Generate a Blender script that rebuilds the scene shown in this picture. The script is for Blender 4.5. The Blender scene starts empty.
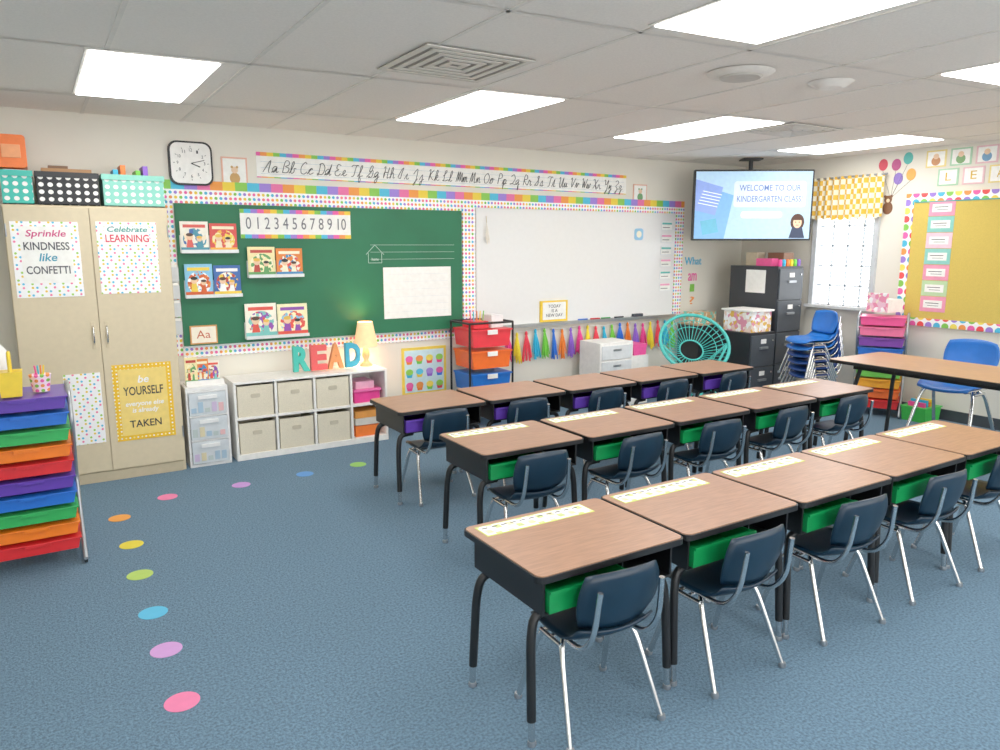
import bpy, math, random
from mathutils import Vector, Matrix
random.seed(7)
scene=bpy.context.scene
scene.view_settings.view_transform='Standard'
scene.view_settings.look='None'
scene.view_settings.exposure=.2
scene.view_settings.gamma=1.15
COL=scene.collection

# ------------------------------------------------------------ materials
def lin(h):
    h=h.lstrip('#'); o=[]
    for i in (0,2,4):
        c=int(h[i:i+2],16)/255
        o.append(c/12.92 if c<=.04045 else ((c+.055)/1.055)**2.4)
    return o
_mc={}
def M(hexc,rough=.5,metal=0.,var=.05,scale=25.,bump=0.,emis=0.,stretch=None,trans=0.,name=None,bscale=None):
    key=(hexc,rough,metal,var,scale,bump,emis,stretch,trans)
    if key in _mc: return _mc[key]
    m=bpy.data.materials.new(name or 'mat_'+hexc.strip('#')); m.use_nodes=True
    nt=m.node_tree; b=nt.nodes['Principled BSDF']
    tc=nt.nodes.new('ShaderNodeTexCoord'); mp=nt.nodes.new('ShaderNodeMapping')
    nt.links.new(tc.outputs['Object'],mp.inputs[0])
    if stretch: mp.inputs['Scale'].default_value=stretch
    nz=nt.nodes.new('ShaderNodeTexNoise'); nz.inputs['Scale'].default_value=scale; nz.inputs['Detail'].default_value=3
    nt.links.new(mp.outputs[0],nz.inputs['Vector'])
    cr=nt.nodes.new('ShaderNodeValToRGB'); c=lin(hexc)
    cr.color_ramp.elements[0].position=.3; cr.color_ramp.elements[1].position=.7
    cr.color_ramp.elements[0].color=[max(0,x*(1-var)) for x in c]+[1]
    cr.color_ramp.elements[1].color=[min(1,x*(1+var)) for x in c]+[1]
    nt.links.new(nz.outputs[0],cr.inputs[0]); nt.links.new(cr.outputs[0],b.inputs['Base Color'])
    b.inputs['Roughness'].default_value=rough; b.inputs['Metallic'].default_value=metal
    if trans: b.inputs['Transmission Weight'].default_value=trans
    if emis:
        nt.links.new(cr.outputs[0],b.inputs['Emission Color']); b.inputs['Emission Strength'].default_value=emis
    if bump:
        n2=nt.nodes.new('ShaderNodeTexNoise'); n2.inputs['Scale'].default_value=bscale or scale*2; n2.inputs['Detail'].default_value=2
        nt.links.new(mp.outputs[0],n2.inputs['Vector'])
        bp=nt.nodes.new('ShaderNodeBump'); bp.inputs['Strength'].default_value=bump; bp.inputs['Distance'].default_value=.01
        nt.links.new(n2.outputs[0],bp.inputs['Height']); nt.links.new(bp.outputs[0],b.inputs['Normal'])
    _mc[key]=m; return m
def cells(name,ax,size,palette,bg=None,radius=.36,step=2,off=(0,0),rough=.6,emis=0):
    """regular coloured cells or dots in object space. ax = two of 'XYZ'"""
    m=bpy.data.materials.new(name); m.use_nodes=True; nt=m.node_tree; b=nt.nodes['Principled BSDF']
    b.inputs['Roughness'].default_value=rough
    tc=nt.nodes.new('ShaderNodeTexCoord'); sp=nt.nodes.new('ShaderNodeSeparateXYZ'); nt.links.new(tc.outputs['Object'],sp.inputs[0])
    def mt(op,a,bv=None):
        n=nt.nodes.new('ShaderNodeMath'); n.operation=op
        for i,x in enumerate((a,bv)):
            if x is None: continue
            if isinstance(x,(int,float)): n.inputs[i].default_value=x
            else: nt.links.new(x,n.inputs[i])
        return n.outputs[0]
    if not isinstance(size,tuple): size=(size,size)
    n=len(palette)
    a=mt('ADD',mt('DIVIDE',mt('ADD',sp.outputs[ax[0]],off[0]),size[0]),n*60.)
    c=mt('ADD',mt('DIVIDE',mt('ADD',sp.outputs[ax[1]],off[1]),size[1]),n*60.)
    idx=mt('DIVIDE',mt('ADD',mt('MODULO',mt('ADD',mt('FLOOR',a),mt('MULTIPLY',mt('FLOOR',c),float(step))),float(n)),.5),float(n))
    cr=nt.nodes.new('ShaderNodeValToRGB'); cr.color_ramp.interpolation='CONSTANT'
    els=cr.color_ramp.elements
    while len(els)<n: els.new(.5)
    for i,h in enumerate(palette):
        els[i].position=i/n
    for i,h in enumerate(palette):
        els[i].color=lin(h)+[1]
    nt.links.new(idx,cr.inputs[0]); out=cr.outputs[0]
    if bg:
        fa=mt('SUBTRACT',mt('FRACT',a),.5); fc=mt('SUBTRACT',mt('FRACT',c),.5)
        d=mt('SQRT',mt('ADD',mt('MULTIPLY',fa,fa),mt('MULTIPLY',fc,fc)))
        k=mt('LESS_THAN',d,radius)
        mx=nt.nodes.new('ShaderNodeMix'); mx.data_type='RGBA'
        nt.links.new(k,mx.inputs[0]); mx.inputs[6].default_value=lin(bg)+[1]; nt.links.new(out,mx.inputs[7]); out=mx.outputs[2]
    nt.links.new(out,b.inputs['Base Color'])
    return m
def cover(name,palette,scale=14.):
    """busy printed picture: voronoi patches"""
    m=bpy.data.materials.new(name); m.use_nodes=True; nt=m.node_tree; b=nt.nodes['Principled BSDF']; b.inputs['Roughness'].default_value=.4
    tc=nt.nodes.new('ShaderNodeTexCoord'); v=nt.nodes.new('ShaderNodeTexVoronoi'); v.inputs['Scale'].default_value=scale
    nt.links.new(tc.outputs['Object'],v.inputs['Vector'])
    sp=nt.nodes.new('ShaderNodeSeparateColor'); nt.links.new(v.outputs['Color'],sp.inputs[0])
    cr=nt.nodes.new('ShaderNodeValToRGB'); cr.color_ramp.interpolation='CONSTANT'; els=cr.color_ramp.elements
    n=len(palette)
    while len(els)<n: els.new(.5)
    for i in range(n): els[i].position=i/n
    for i,h in enumerate(palette): els[i].color=lin(h)+[1]
    nt.links.new(sp.outputs[0],cr.inputs[0]); nt.links.new(cr.outputs[0],b.inputs['Base Color'])
    return m

# ------------------------------------------------------------ mesh builder
class MB:
    def __init__(s): s.v=[];s.f=[];s.m=[];s.sm=[];s.mats=[];s.T=Matrix.Identity(4)
    def add(s,vs,fs,mat,smooth=False):
        if mat not in s.mats: s.mats.append(mat)
        k=len(s.v); mi=s.mats.index(mat)
        s.v+= [tuple(s.T@Vector(p)) for p in vs]
        for f in fs: s.f.append([i+k for i in f]); s.m.append(mi); s.sm.append(smooth)
    def box(s,x0,x1,y0,y1,z0,z1,mat):
        x0,x1=sorted((x0,x1));y0,y1=sorted((y0,y1));z0,z1=sorted((z0,z1))
        vs=[(x0,y0,z0),(x1,y0,z0),(x1,y1,z0),(x0,y1,z0),(x0,y0,z1),(x1,y0,z1),(x1,y1,z1),(x0,y1,z1)]
        s.add(vs,[(0,3,2,1),(4,5,6,7),(0,1,5,4),(1,2,6,5),(2,3,7,6),(3,0,4,7)],mat)
    def prism(s,out,axis,a0,a1,mat):
        """out: ccw 2D outline; axis z:(x,y) y:(x,z) x:(y,z)"""
        def P(p,a):
            return (p[0],p[1],a) if axis=='z' else ((p[0],a,p[1]) if axis=='y' else (a,p[0],p[1]))
        n=len(out); vs=[P(p,a0) for p in out]+[P(p,a1) for p in out]
        fs=[tuple(range(n))[::-1],tuple(range(n,2*n))]+[(i,(i+1)%n,n+(i+1)%n,n+i) for i in range(n)]
        if axis=='y': fs=[f[::-1] for f in fs]
        s.add(vs,fs,mat)
    def rrect(s,x0,x1,y0,y1,r,axis,a0,a1,mat,seg=5):
        o=[]
        for cx,cy,a in ((x1-r,y1-r,0),(x0+r,y1-r,90),(x0+r,y0+r,180),(x1-r,y0+r,270)):
            for i in range(seg+1):
                t=math.radians(a+90*i/seg); o.append((cx+r*math.cos(t),cy+r*math.sin(t)))
        s.prism(o,axis,a0,a1,mat)
    def disc(s,c,r,axis,th,mat,seg=28,ry=None):
        ry=ry or r
        o=[(c[0]+r*math.cos(2*math.pi*i/seg),c[1]+ry*math.sin(2*math.pi*i/seg)) for i in range(seg)]
        s.prism(o,axis,c[2],c[2]+th,mat)
    def tube(s,pts,r,mat,seg=10,closed=False,r2=None):
        pts=[Vector(p) for p in pts]; n=len(pts); rings=[]
        def tan(i):
            if closed: return (pts[(i+1)%n]-pts[i-1]).normalized()
            if i==0: return (pts[1]-pts[0]).normalized()
            if i==n-1: return (pts[-1]-pts[-2]).normalized()
            return ((pts[i+1]-pts[i]).normalized()+(pts[i]-pts[i-1]).normalized()).normalized()
        t=tan(0); up=Vector((0,0,1)) if abs(t.z)<.9 else Vector((1,0,0))
        nrm=t.cross(up).normalized()
        for i in range(n):
            t=tan(i); nrm=(nrm-t*nrm.dot(t)).normalized(); bn=t.cross(nrm)
            rr=r if r2 is None else r+(r2-r)*i/(n-1)
            rings.append([pts[i]+(nrm*math.cos(2*math.pi*k/seg)+bn*math.sin(2*math.pi*k/seg))*rr for k in range(seg)])
        vs=[p for g in rings for p in g]; fs=[]
        for i in range(n if closed else n-1):
            j=(i+1)%n
            for k in range(seg):
                fs.append((i*seg+k,i*seg+(k+1)%seg,j*seg+(k+1)%seg,j*seg+k))
        s.add(vs,fs,mat,True)
        if not closed:
            s.add(rings[0],[tuple(range(seg))[::-1]],mat); s.add(rings[-1],[tuple(range(seg))],mat)
    def lathe(s,c,prof,mat,seg=20,caps=True):
        vs=[];fs=[]
        for r,z in prof:
            for k in range(seg):
                a=2*math.pi*k/seg; vs.append((c[0]+r*math.cos(a),c[1]+r*math.sin(a),c[2]+z))
        for i in range(len(prof)-1):
            for k in range(seg):
                fs.append((i*seg+k,i*seg+(k+1)%seg,(i+1)*seg+(k+1)%seg,(i+1)*seg+k))
        s.add(vs,fs,mat,True)
        if caps:
            s.add(vs[:seg],[tuple(range(seg))[::-1]],mat); s.add(vs[-seg:],[tuple(range(seg))],mat)
    def shell(s,fn,nu,nv,th,mat):
        P=[[Vector(fn(-1+2*i/nu,-1+2*j/nv)) for j in range(nv+1)] for i in range(nu+1)]
        N=[[None]*(nv+1) for _ in range(nu+1)]
        for i in range(nu+1):
            for j in range(nv+1):
                du=P[min(i+1,nu)][j]-P[max(i-1,0)][j]; dv=P[i][min(j+1,nv)]-P[i][max(j-1,0)]
                N[i][j]=du.cross(dv).normalized()
        w=nv+1; tot=(nu+1)*w
        vs=[P[i][j]+N[i][j]*th/2 for i in range(nu+1) for j in range(w)]+[P[i][j]-N[i][j]*th/2 for i in range(nu+1) for j in range(w)]
        fs=[]
        for i in range(nu):
            for j in range(nv):
                a=i*w+j; fs.append((a,a+w,a+w+1,a+1)); fs.append((tot+a,tot+a+1,tot+a+w+1,tot+a+w))
        rim=[(i,0) for i in range(nu)]+[(nu,j) for j in range(nv)]+[(i,nv) for i in range(nu,0,-1)]+[(0,j) for j in range(nv,0,-1)]
        L=[i*w+j for i,j in rim]
        for k in range(len(L)):
            a,b2=L[k],L[(k+1)%len(L)]; fs.append((a,tot+a,tot+b2,b2))
        s.add(vs,fs,mat,True)
    def mesh(s,name):
        me=bpy.data.meshes.new(name); me.from_pydata(s.v,[],s.f)
        for m in s.mats: me.materials.append(m)
        for p,mi,sm in zip(me.polygons,s.m,s.sm): p.material_index=mi; p.use_smooth=sm
        me.update(); return me
    def build(s,name,bevel=0,parent=None,loc=None,rz=0,origin=None):
        me=s.mesh(name)
        return place(name,me,bevel,parent,loc,rz)
def place(name,me,bevel=0,parent=None,loc=None,rz=0,sc=1):
    o=bpy.data.objects.new(name,me); COL.objects.link(o)
    if loc: o.location=loc
    o.rotation_euler=(0,0,rz); o.scale=(sc,sc,sc)
    if parent: o.parent=parent
    if bevel:
        md=o.modifiers.new('bevel','BEVEL'); md.width=bevel; md.segments=2; md.limit_method='ANGLE'; md.angle_limit=math.radians(60)
    return o
def text(parent,body,c,w,h,mat,wall='back',name='lettering',ext=.0006,rot=None,shear=0,bold=0):
    """text fitted into w x h centred on c"""
    cu=bpy.data.curves.new(name,'FONT'); cu.body=body; cu.align_x='CENTER'; cu.align_y='CENTER'; cu.extrude=ext
    cu.resolution_u=3; cu.shear=shear; cu.offset=bold
    cu.materials.append(mat)
    o=bpy.data.objects.new(name,cu); COL.objects.link(o)
    bpy.context.view_layer.update()
    d=o.dimensions; sx=w/max(d.x,1e-4); sy=h/max(d.y,1e-4)
    o.scale=(sx,sy,1)
    o.location=c
    o.rotation_euler=rot if rot else ((math.pi/2,0,0) if wall=='back' else (math.pi/2,0,-math.pi/2))
    if parent: o.parent=parent
    return o
def bez(pts,n=5):
    """round the corners of a polyline"""
    pts=[Vector(p) for p in pts]; out=[pts[0]]
    for i in range(1,len(pts)-1):
        a=pts[i].lerp(pts[i-1],.45); c=pts[i].lerp(pts[i+1],.45)
        if (pts[i]-a).length>.06: a=pts[i]+(pts[i-1]-pts[i]).normalized()*.06
        if (pts[i]-c).length>.06: c=pts[i]+(pts[i+1]-pts[i]).normalized()*.06
        for k in range(n+1):
            t=k/n; out.append(a*(1-t)**2+pts[i]*2*t*(1-t)+c*t*t)
    out.append(pts[-1]); return out

WHITE=M('#f5f3ee',.5); BLACK=M('#0d0e10',.45); DARK=M('#17191c',.5)
CHROME=M('#dcdcdc',.2,1.,.02); STEEL=M('#a9adb2',.35,.8)
INK=M('#1c1c1c',.6); PAPER=M('#fbfaf4',.7)
RAIN=['#ef5da8','#f79646','#f7e05a','#8fd14f','#4fc3e8','#a98be0']
YW=5.95; XW=7.05; H=2.48

# ------------------------------------------------------------ room shell
carpet=M('#64839a',.95,0,.36,95,1.,name='carpet',bscale=170)
wallm=M('#e9e4d6',.8,0,.02,4,.05,name='wall_paint',bscale=120)
ceilm=M('#f5efe6',.9,0,.04,90,.25,name='ceiling_tile',bscale=150)
b=MB(); b.box(-2,XW,-2.5,YW,-.1,0,carpet); b.build('floor')
b=MB(); b.box(-2,XW,-2.5,YW,H,H+.1,ceilm); b.build('ceiling')
b=MB(); b.box(-2.1,XW+.1,YW,YW+.1,-.1,H+.1,wallm); b.build('wall_back')
wf=M('#eef0f0',.4); gr=M('#a9b1b6',.5)
b=MB(); b.box(-2.1,-2,-2.5,YW,-.1,H+.1,wallm); b.build('wall_left')
fx=[(-1.7,1.0),(1.3,4.0),(4.3,6.8)]  # unseen window openings added behind the camera to brighten walls and ceiling
b=MB(); b.box(-2.1,XW+.1,-2.6,-2.5,-.1,.7,wallm); b.box(-2.1,XW+.1,-2.6,-2.5,2.3,H+.1,wallm)
e=-2.1
for x0,x1 in fx: b.box(e,x0,-2.6,-2.5,.7,2.3,wallm); e=x1
b.box(e,XW+.1,-2.6,-2.5,.7,2.3,wallm); b.build('wall_front')
k=2
for x0,x1 in fx:  # frames for the added out-of-view daylight openings
    b=MB(); b.box(x0,x1,-2.58,-2.52,.7,.74,wf); b.box(x0,x1,-2.58,-2.52,2.26,2.3,wf); b.box(x0,x0+.04,-2.58,-2.52,.74,2.26,wf); b.box(x1-.04,x1,-2.58,-2.52,.74,2.26,wf); b.box((x0+x1)/2-.02,(x0+x1)/2+.02,-2.58,-2.52,.74,2.26,wf); b.build('window_%d'%k); k+=1
WY0,WY1,WZ0,WZ1=4.30,4.98,.98,2.2
b=MB()
b.box(XW,XW+.1,-2.5,WY0,-.1,H+.1,wallm); b.box(XW,XW+.1,WY1,YW,-.1,H+.1,wallm)
b.box(XW,XW+.1,WY0,WY1,-.1,WZ0,wallm); b.box(XW,XW+.1,WY0,WY1,WZ1,H+.1,wallm); b.build('wall_right')
bb=M('#3a3f45',.6)
b=MB(); b.box(.82,XW-.012,YW-.01,YW,0,.1,bb); b.build('baseboard_back')
b=MB(); b.box(XW-.01,XW,-2.5,YW-.012,0,.1,bb); b.build('baseboard_right')
# ceiling T-bar grid (slightly skewed to the walls)
GX,PX,GY,K=2.25,.625,3.83,-.08
def gy(x,j): return GY+(1.28*j if j>0 else 1.34*j)+K*(x-GX)
tb=M('#e6e1d8',.5)
b=MB()
for i in range(-6,8):
    x=GX+PX*i
    b.box(x-.01,x+.01,-2.5,YW,H-.004,H,tb)
for j in range(-4,2):
    y0,y1=gy(-2,j),gy(XW,j)
    b.add([(-2,y0-.012,H-.004),(XW,y1-.012,H-.004),(XW,y1+.012,H-.004),(-2,y0+.012,H-.004)],[(0,1,2,3)],tb)
b.build('trim_ceiling_grid')
# lights
LM=bpy.data.materials.new('light_diffuser'); LM.use_nodes=True
nt=LM.node_tree; nt.nodes.clear(); em=nt.nodes.new('ShaderNodeEmission'); em.inputs[0].default_value=(1,.985,.96,1); em.inputs[1].default_value=8.0
ou=nt.nodes.new('ShaderNodeOutputMaterial'); nt.links.new(em.outputs[0],ou.inputs[0])
for (i,j) in [(-3,0),(0,0),(3,0),(6,0),(-3,-2),(0,-2),(3,-2),(6,-2),(-3,-4),(0,-4),(3,-4),(6,-4)]:
    x0=GX+PX*i+.014-(.10 if i==-3 else 0)-(.06 if j==-2 else 0); x1=x0+PX-.028
    s_=.06 if j==0 else -.04
    b=MB()
    vs=[(x0,gy(x0,j)+.014),(x1,gy(x1,j)+.014),(x1,gy(x1,j+1)-s_),(x0,gy(x0,j+1)-s_)] if j==0 else [(x0,gy(x0,j)+.014),(x1,gy(x1,j)+.014),(x1,gy(x1,j+1)-.10),(x0,gy(x0,j+1)-.10)]
    b.prism(vs,'z',H-.006,H-.001,tb)
    cx=sum(p[0] for p in vs)/4; cy=sum(p[1] for p in vs)/4
    b.prism([(cx+(p[0]-cx)*.94,cy+(p[1]-cy)*.97) for p in vs],'z',H-.012,H-.0065,LM)
    b.build('ceiling_light_panel')
def vent2(x0,x1,y0,y1):
    b=MB(); g=M('#dcd6ca',.5); d=M('#8a857c',.7)
    cx,cy=(x0+x1)/2,(y0+y1)/2; hx,hy=(x1-x0)/2,(y1-y0)/2
    b.box(x0,x1,y0,y1,H-.008,H-.005,d)
    n=5
    for k in range(n):
        f=1-k/n; wd=.11*hx
        ax,ay=hx*f,hy*f; ix,iy=ax-wd,ay-wd
        za,zb=H-.0085,H-.013
        # flat square ring louvre
        b.box(cx-ax,cx+ax,cy-ay,cy-iy,zb,za,g); b.box(cx-ax,cx+ax,cy+iy,cy+ay,zb,za,g)
        b.box(cx-ax,cx-ix,cy-iy,cy+iy,zb,za,g); b.box(cx+ix,cx+ax,cy-iy,cy+iy,zb,za,g)
    return b.build('ceiling_air_vent')
vent2(1.56,2.14,3.1,3.66); vent2(4.78,5.36,3.62,4.1)
b=MB(); b.lathe((3.19,2.76,H-.02),[(.0,-.01),(.08,-.008),(.15,.0),(.17,.014)],M('#ece7de',.5),28); b.lathe((3.19,2.76,H-.034),[(.10,0),(.11,.008)],M('#c9c4ba',.6),24); b.build('ceiling_speaker')
b=MB(); b.lathe((3.80,2.66,H-.035),[(.06,0),(.08,.006),(.10,.02),(.12,.032)],M('#f2eee6',.5),24); b.build('smoke_detector')

# ------------------------------------------------------------ desks
wood=M('#a97d61',.36,0,.15,9,name='walnut_laminate',stretch=(1.2,14,14))
strip=cells('name_strip','XY',(.026,.03),['#ffffff','#fbfbf2','#ffffff','#d3de8e','#ffffff','#fbeeb8','#ffffff'],step=3,off=(0,.01))
stripb=M('#cbd86a',.6)
def desk_mesh(tray,name,tag=True):
    b=MB(); T=.6
    b.rrect(-.312,.312,-.245,.245,.03,'z',T-.024,T-.003,BLACK)
    b.rrect(-.306,.306,-.239,.239,.026,'z',T-.0031,T,wood)
    z0,z1=.452,T-.0245
    b.box(-.275,.275,-.215,.215,z0,z0+.008,BLACK)
    b.box(-.275,-.267,-.215,.215,z0+.008,z1,BLACK); b.box(.267,.275,-.215,.215,z0+.008,z1,BLACK)
    b.box(-.267,.267,.207,.215,z0+.008,z1,BLACK)
    b.box(.055,.06,-.205,.207,z0+.008,z1,BLACK)
    a0,a1,c0,c1,e0,e1=-.262,.05,-.232,.19,z0+.012,z0+.088
    b.box(a0,a1,c0,c0+.006,e0,e1,tray); b.box(a0,a1,c1-.006,c1,e0,e1,tray)
    b.box(a0,a0+.006,c0+.006,c1-.006,e0,e1,tray); b.box(a1-.006,a1,c0+.006,c1-.006,e0,e1,tray)
    b.box(a0,a1,c0+.006,c1-.006,e0,e0+.005,tray)
    b.box(a0-.004,a1+.004,c0-.012,c0+.004,e1-.008,e1+.002,tray)
    for sx in (-1,1):
        for y in (-.165,.165):
            sy=1 if y>0 else -1
            p=bez([(sx*.20,y,.44),(sx*.275,y,.437),(sx*.292,y+sy*.008,.36),(sx*.298,y+sy*.025,.085)])
            b.tube(p,.0155,BLACK,12)
            b.tube([(sx*.298,y+sy*.025,.09),(sx*.2985,y+sy*.029,.018)],.012,CHROME,10)
            b.lathe((sx*.2985,y+sy*.029,.0),[(.014,0),(.016,.006),(.013,.018)],STEEL,12)
        b.tube([(sx*.2,-.18,.44),(sx*.2,.18,.44)],.012,BLACK,10)
    if tag:
        b.box(-.275,.20,.12,.215,T,T+.0012,stripb)
        b.box(-.27,.195,.126,.209,T+.0012,T+.0018,strip)
        for i in range(11): b.box(-.258+.04*i,-.235+.04*i,.185,.192,T+.0018,T+.0021,INK)
        b.box(-.255,.18,.15,.152,T+.0018,T+.0021,M('#7fa85a'))
    return b.mesh(name)
GREEN=M('#0a8a45',.35); PURP=M('#5a35a8',.35)
dg=desk_mesh(GREEN,'student_desk_green'); dp=desk_mesh(PURP,'student_desk_purple',False)
def chair_geom(b,plastic,metal,dz=0,dy=0):
    k=.55
    def seat(u,v):
        x=u*math.sqrt(1-k*v*v/2)*.172; y=v*math.sqrt(1-k*u*u/2)*.175
        z=.338+.012*u*u-.03*max(0,v-.55)**2*4+.05*max(0,-v-.5)**2*4
        return (x,y+dy,z+dz)
    def back(u,v):
        x=u*math.sqrt(1-k*v*v/2)*.160; t=v*math.sqrt(1-k*u*u/2)
        z=.497+t*.105; y=-.195-.022*t+.04*u*u+.012*(t*t)
        return (x,y+dy,z+dz)
    b.shell(seat,12,12,.009,plastic); b.shell(back,12,8,.009,plastic)
    for s in (-1,1):
        b.tube([(x,y+dy,z+dz) for x,y,z in bez([(s*.12,.12,.318),(s*.125,-.14,.318),(s*.128,-.205,.40),(s*.120,-.222,.555)])],.0095,metal,10)
        b.tube([(x,y+dy,z+dz) for x,y,z in bez([(s*.125,-.03,.312),(s*.15,-.055,.29),(s*.185,-.17,.012)])],.0105,metal,10)
        b.tube([(x,y+dy,z+dz) for x,y,z in bez([(s*.125,.05,.312),(s*.15,.08,.29),(s*.185,.165,.012)])],.0105,metal,10)
        b.tube([(s*.148,-.05+dy,.30+dz),(s*.148,.076+dy,.30+dz)],.009,metal,8)
        for y in (-.172,.167):
            b.lathe((s*.186,y+dy,0+dz),[(.013,0),(.015,.008),(.012,.02)],STEEL,10)
    b.tube([(-.148,.01+dy,.305+dz),(.148,.01+dy,.305+dz)],.009,metal,8)
navy=M('#08263a',.38,0,.04)
b=MB(); chair_geom(b,navy,CHROME); chm=b.mesh('student_chair')
rows=[(1.22,1.97,.632,dg,[1.51,2.12,2.78,3.42,4.05],1.83),(1.76,3.2,.650,dg,None,3.06),(1.8,4.27,.65,dp,None,4.14)]
for x0,yc,p,me,cx,cy in rows:
    for i in range(5):
        place('student_desk',me,.002,loc=(x0+.31+p*i,yc+random.uniform(-.006,.006),0),rz=random.uniform(-.005,.005))
        xc=cx[i] if cx else x0+.28+p*i+random.uniform(-.03,.03)
        place('student_chair',chm,0,loc=(xc,cy+random.uniform(-.02,.02),0),rz=random.uniform(-.08,.08))

# ------------------------------------------------------------ work table right + blue chair
lw=M('#c29673',.38,0,.12,8,stretch=(14,1.2,14))
b=MB()
b.rrect(5.35,6.10,1.78,3.60,.05,'z',.672,.697,BLACK); b.rrect(5.357,6.093,1.787,3.593,.045,'z',.6965,.70,lw)
b.box(5.45,6.0,1.95,3.43,.63,.6715,BLACK)
for y in (2.0,3.38):
    s=1 if y>2.6 else -1
    for x in (5.47,5.98):
        q=1 if x>5.7 else -1
        b.tube(bez([(x,y,.64),(x+q*.01,y+s*.03,.5),(x+q*.03,y+s*.06,.02)]),.016,BLACK,12)
        b.lathe((x+q*.03,y+s*.06,0),[(.018,0),(.02,.01),(.015,.03)],STEEL,12)
b.build('work_table',.002)
blue=M('#2070cc',.35)
b=MB(); chair_geom(b,blue,CHROME); bl=b.mesh('blue_plastic_chair')
place('blue_plastic_chair',bl,loc=(6.40,3.12,0),rz=math.radians(90),sc=1.36)
b=MB()
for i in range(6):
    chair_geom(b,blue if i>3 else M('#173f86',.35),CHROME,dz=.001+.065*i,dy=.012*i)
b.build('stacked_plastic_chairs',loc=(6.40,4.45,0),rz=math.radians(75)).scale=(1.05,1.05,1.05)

# ------------------------------------------------------------ floor dots
for (x,y,c) in [(.308,2.625,'#ee7ba8'),(.313,3.026,'#cf98d6'),(.31,3.385,'#52b8e0'),(.308,3.836,'#aed060'),(.315,4.27,'#e2d138'),(.30,4.747,'#ee9c44'),(.6,5.0,'#ee7ba8'),(1.06,5.0,'#c492d8'),(1.5,5.01,'#5a96d8'),(1.905,5.03,'#8fc860')]:
    b=MB(); b.disc((0,0,.0005),.06,'z',.0015,M(c,.7,0,.03),32); b.build('floor_spot_marker',loc=(x,y,0))

# ------------------------------------------------------------ boards on back wall
fr=M('#c9cbcb',.3,.9)
b=MB(); b.box(.91,3.30,YW-.02,YW-.001,.85,1.90,M('#126a45',.55,0,.10,3,name='chalkboard_green'))
b.box(.90,3.31,YW-.05,YW-.021,.838,.85,fr)
chalk=b.build('chalkboard')
CH=M('#cfe3d8',.8)
b=MB()
for z in (1.60,1.54,1.48): b.box(2.42,3.22,YW-.0215,YW-.0205,z-.001,z+.001,CH)
for p,q in (((2.40,1.53),(2.40,1.45)),((2.40,1.45),(2.52,1.45)),((2.52,1.45),(2.52,1.53)),((2.38,1.52),(2.46,1.60)),((2.46,1.60),(2.54,1.52))):
    b.tube([(p[0],YW-.021,p[1]),(q[0],YW-.021,q[1])],.0018,CH,6)
b.build('chalk_drawing',parent=chalk)
text(chalk,'home',(2.46,YW-.022,1.48),.06,.025,CH)
b=MB(); b.box(3.45,5.95,YW-.02,YW-.001,.85,1.93,M('#efefed',.12,0,.01)); b.box(3.44,5.96,YW-.07,YW-.021,.82,.85,fr)
for x,c in ((4.62,'#2f6fd0'),(4.78,'#d33a3a'),(4.92,'#2f9a4a'),(5.1,'#222222')): b.tube([(x,YW-.045,.857),(x+.12,YW-.045,.857)],.007,M(c),8)
b.box(5.35,5.48,YW-.065,YW-.03,.8505,.88,M('#3a3f4a')); b.build('whiteboard')
dots=cells('dot_border','XZ',.035,['#ef5da8','#f79646','#f2cf3a','#7fc64a','#45b8de','#9a7ad6','#f27f7f'],'#ffffff',.33,3)
rainb=cells('rainbow_border','XZ',(.09,5.),['#ee6fa6','#f59840','#f2d43e','#86ca4e','#48bde0','#9c7edb'],off=(0,2.))
b=MB(); y=(YW-.012,YW-.001)
b.box(.83,6.08,*y,1.935,2.0,dots); b.box(.83,6.08,*y,2.0,2.065,rainb)
b.box(.83,3.30,YW-.019,YW-.011,1.901,1.9349,dots)
b.box(.83,.9,*y,.78,1.9345,dots); b.box(3.312,3.44,YW-.019,YW-.001,.851,1.9345,dots)
b.box(5.965,6.08,*y,.78,1.9345,dots); b.box(.905,3.44,*y,.76,.8375,dots)
b.build('dotted_board_border')
rb2=cells('rainbow_small','XZ',(.05,5.),['#ef5da8','#f79646','#f2cf3a','#7fc64a','#45b8de','#9a7ad6'],off=(0,2.))
b=MB(); b.box(1.52,5.24,YW-.006,YW-.001,2.11,2.30,PAPER); b.box(1.52,5.24,YW-.008,YW-.006,2.272,2.30,rb2)
for z in (2.14,2.185,2.23): b.box(1.55,5.21,YW-.0068,YW-.006,z-.0008,z+.0008,M('#8fb0c8'))
b.box(1.52,5.24,YW-.008,YW-.006,2.11,2.118,rb2)
al=b.build('alphabet_strip')
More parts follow.
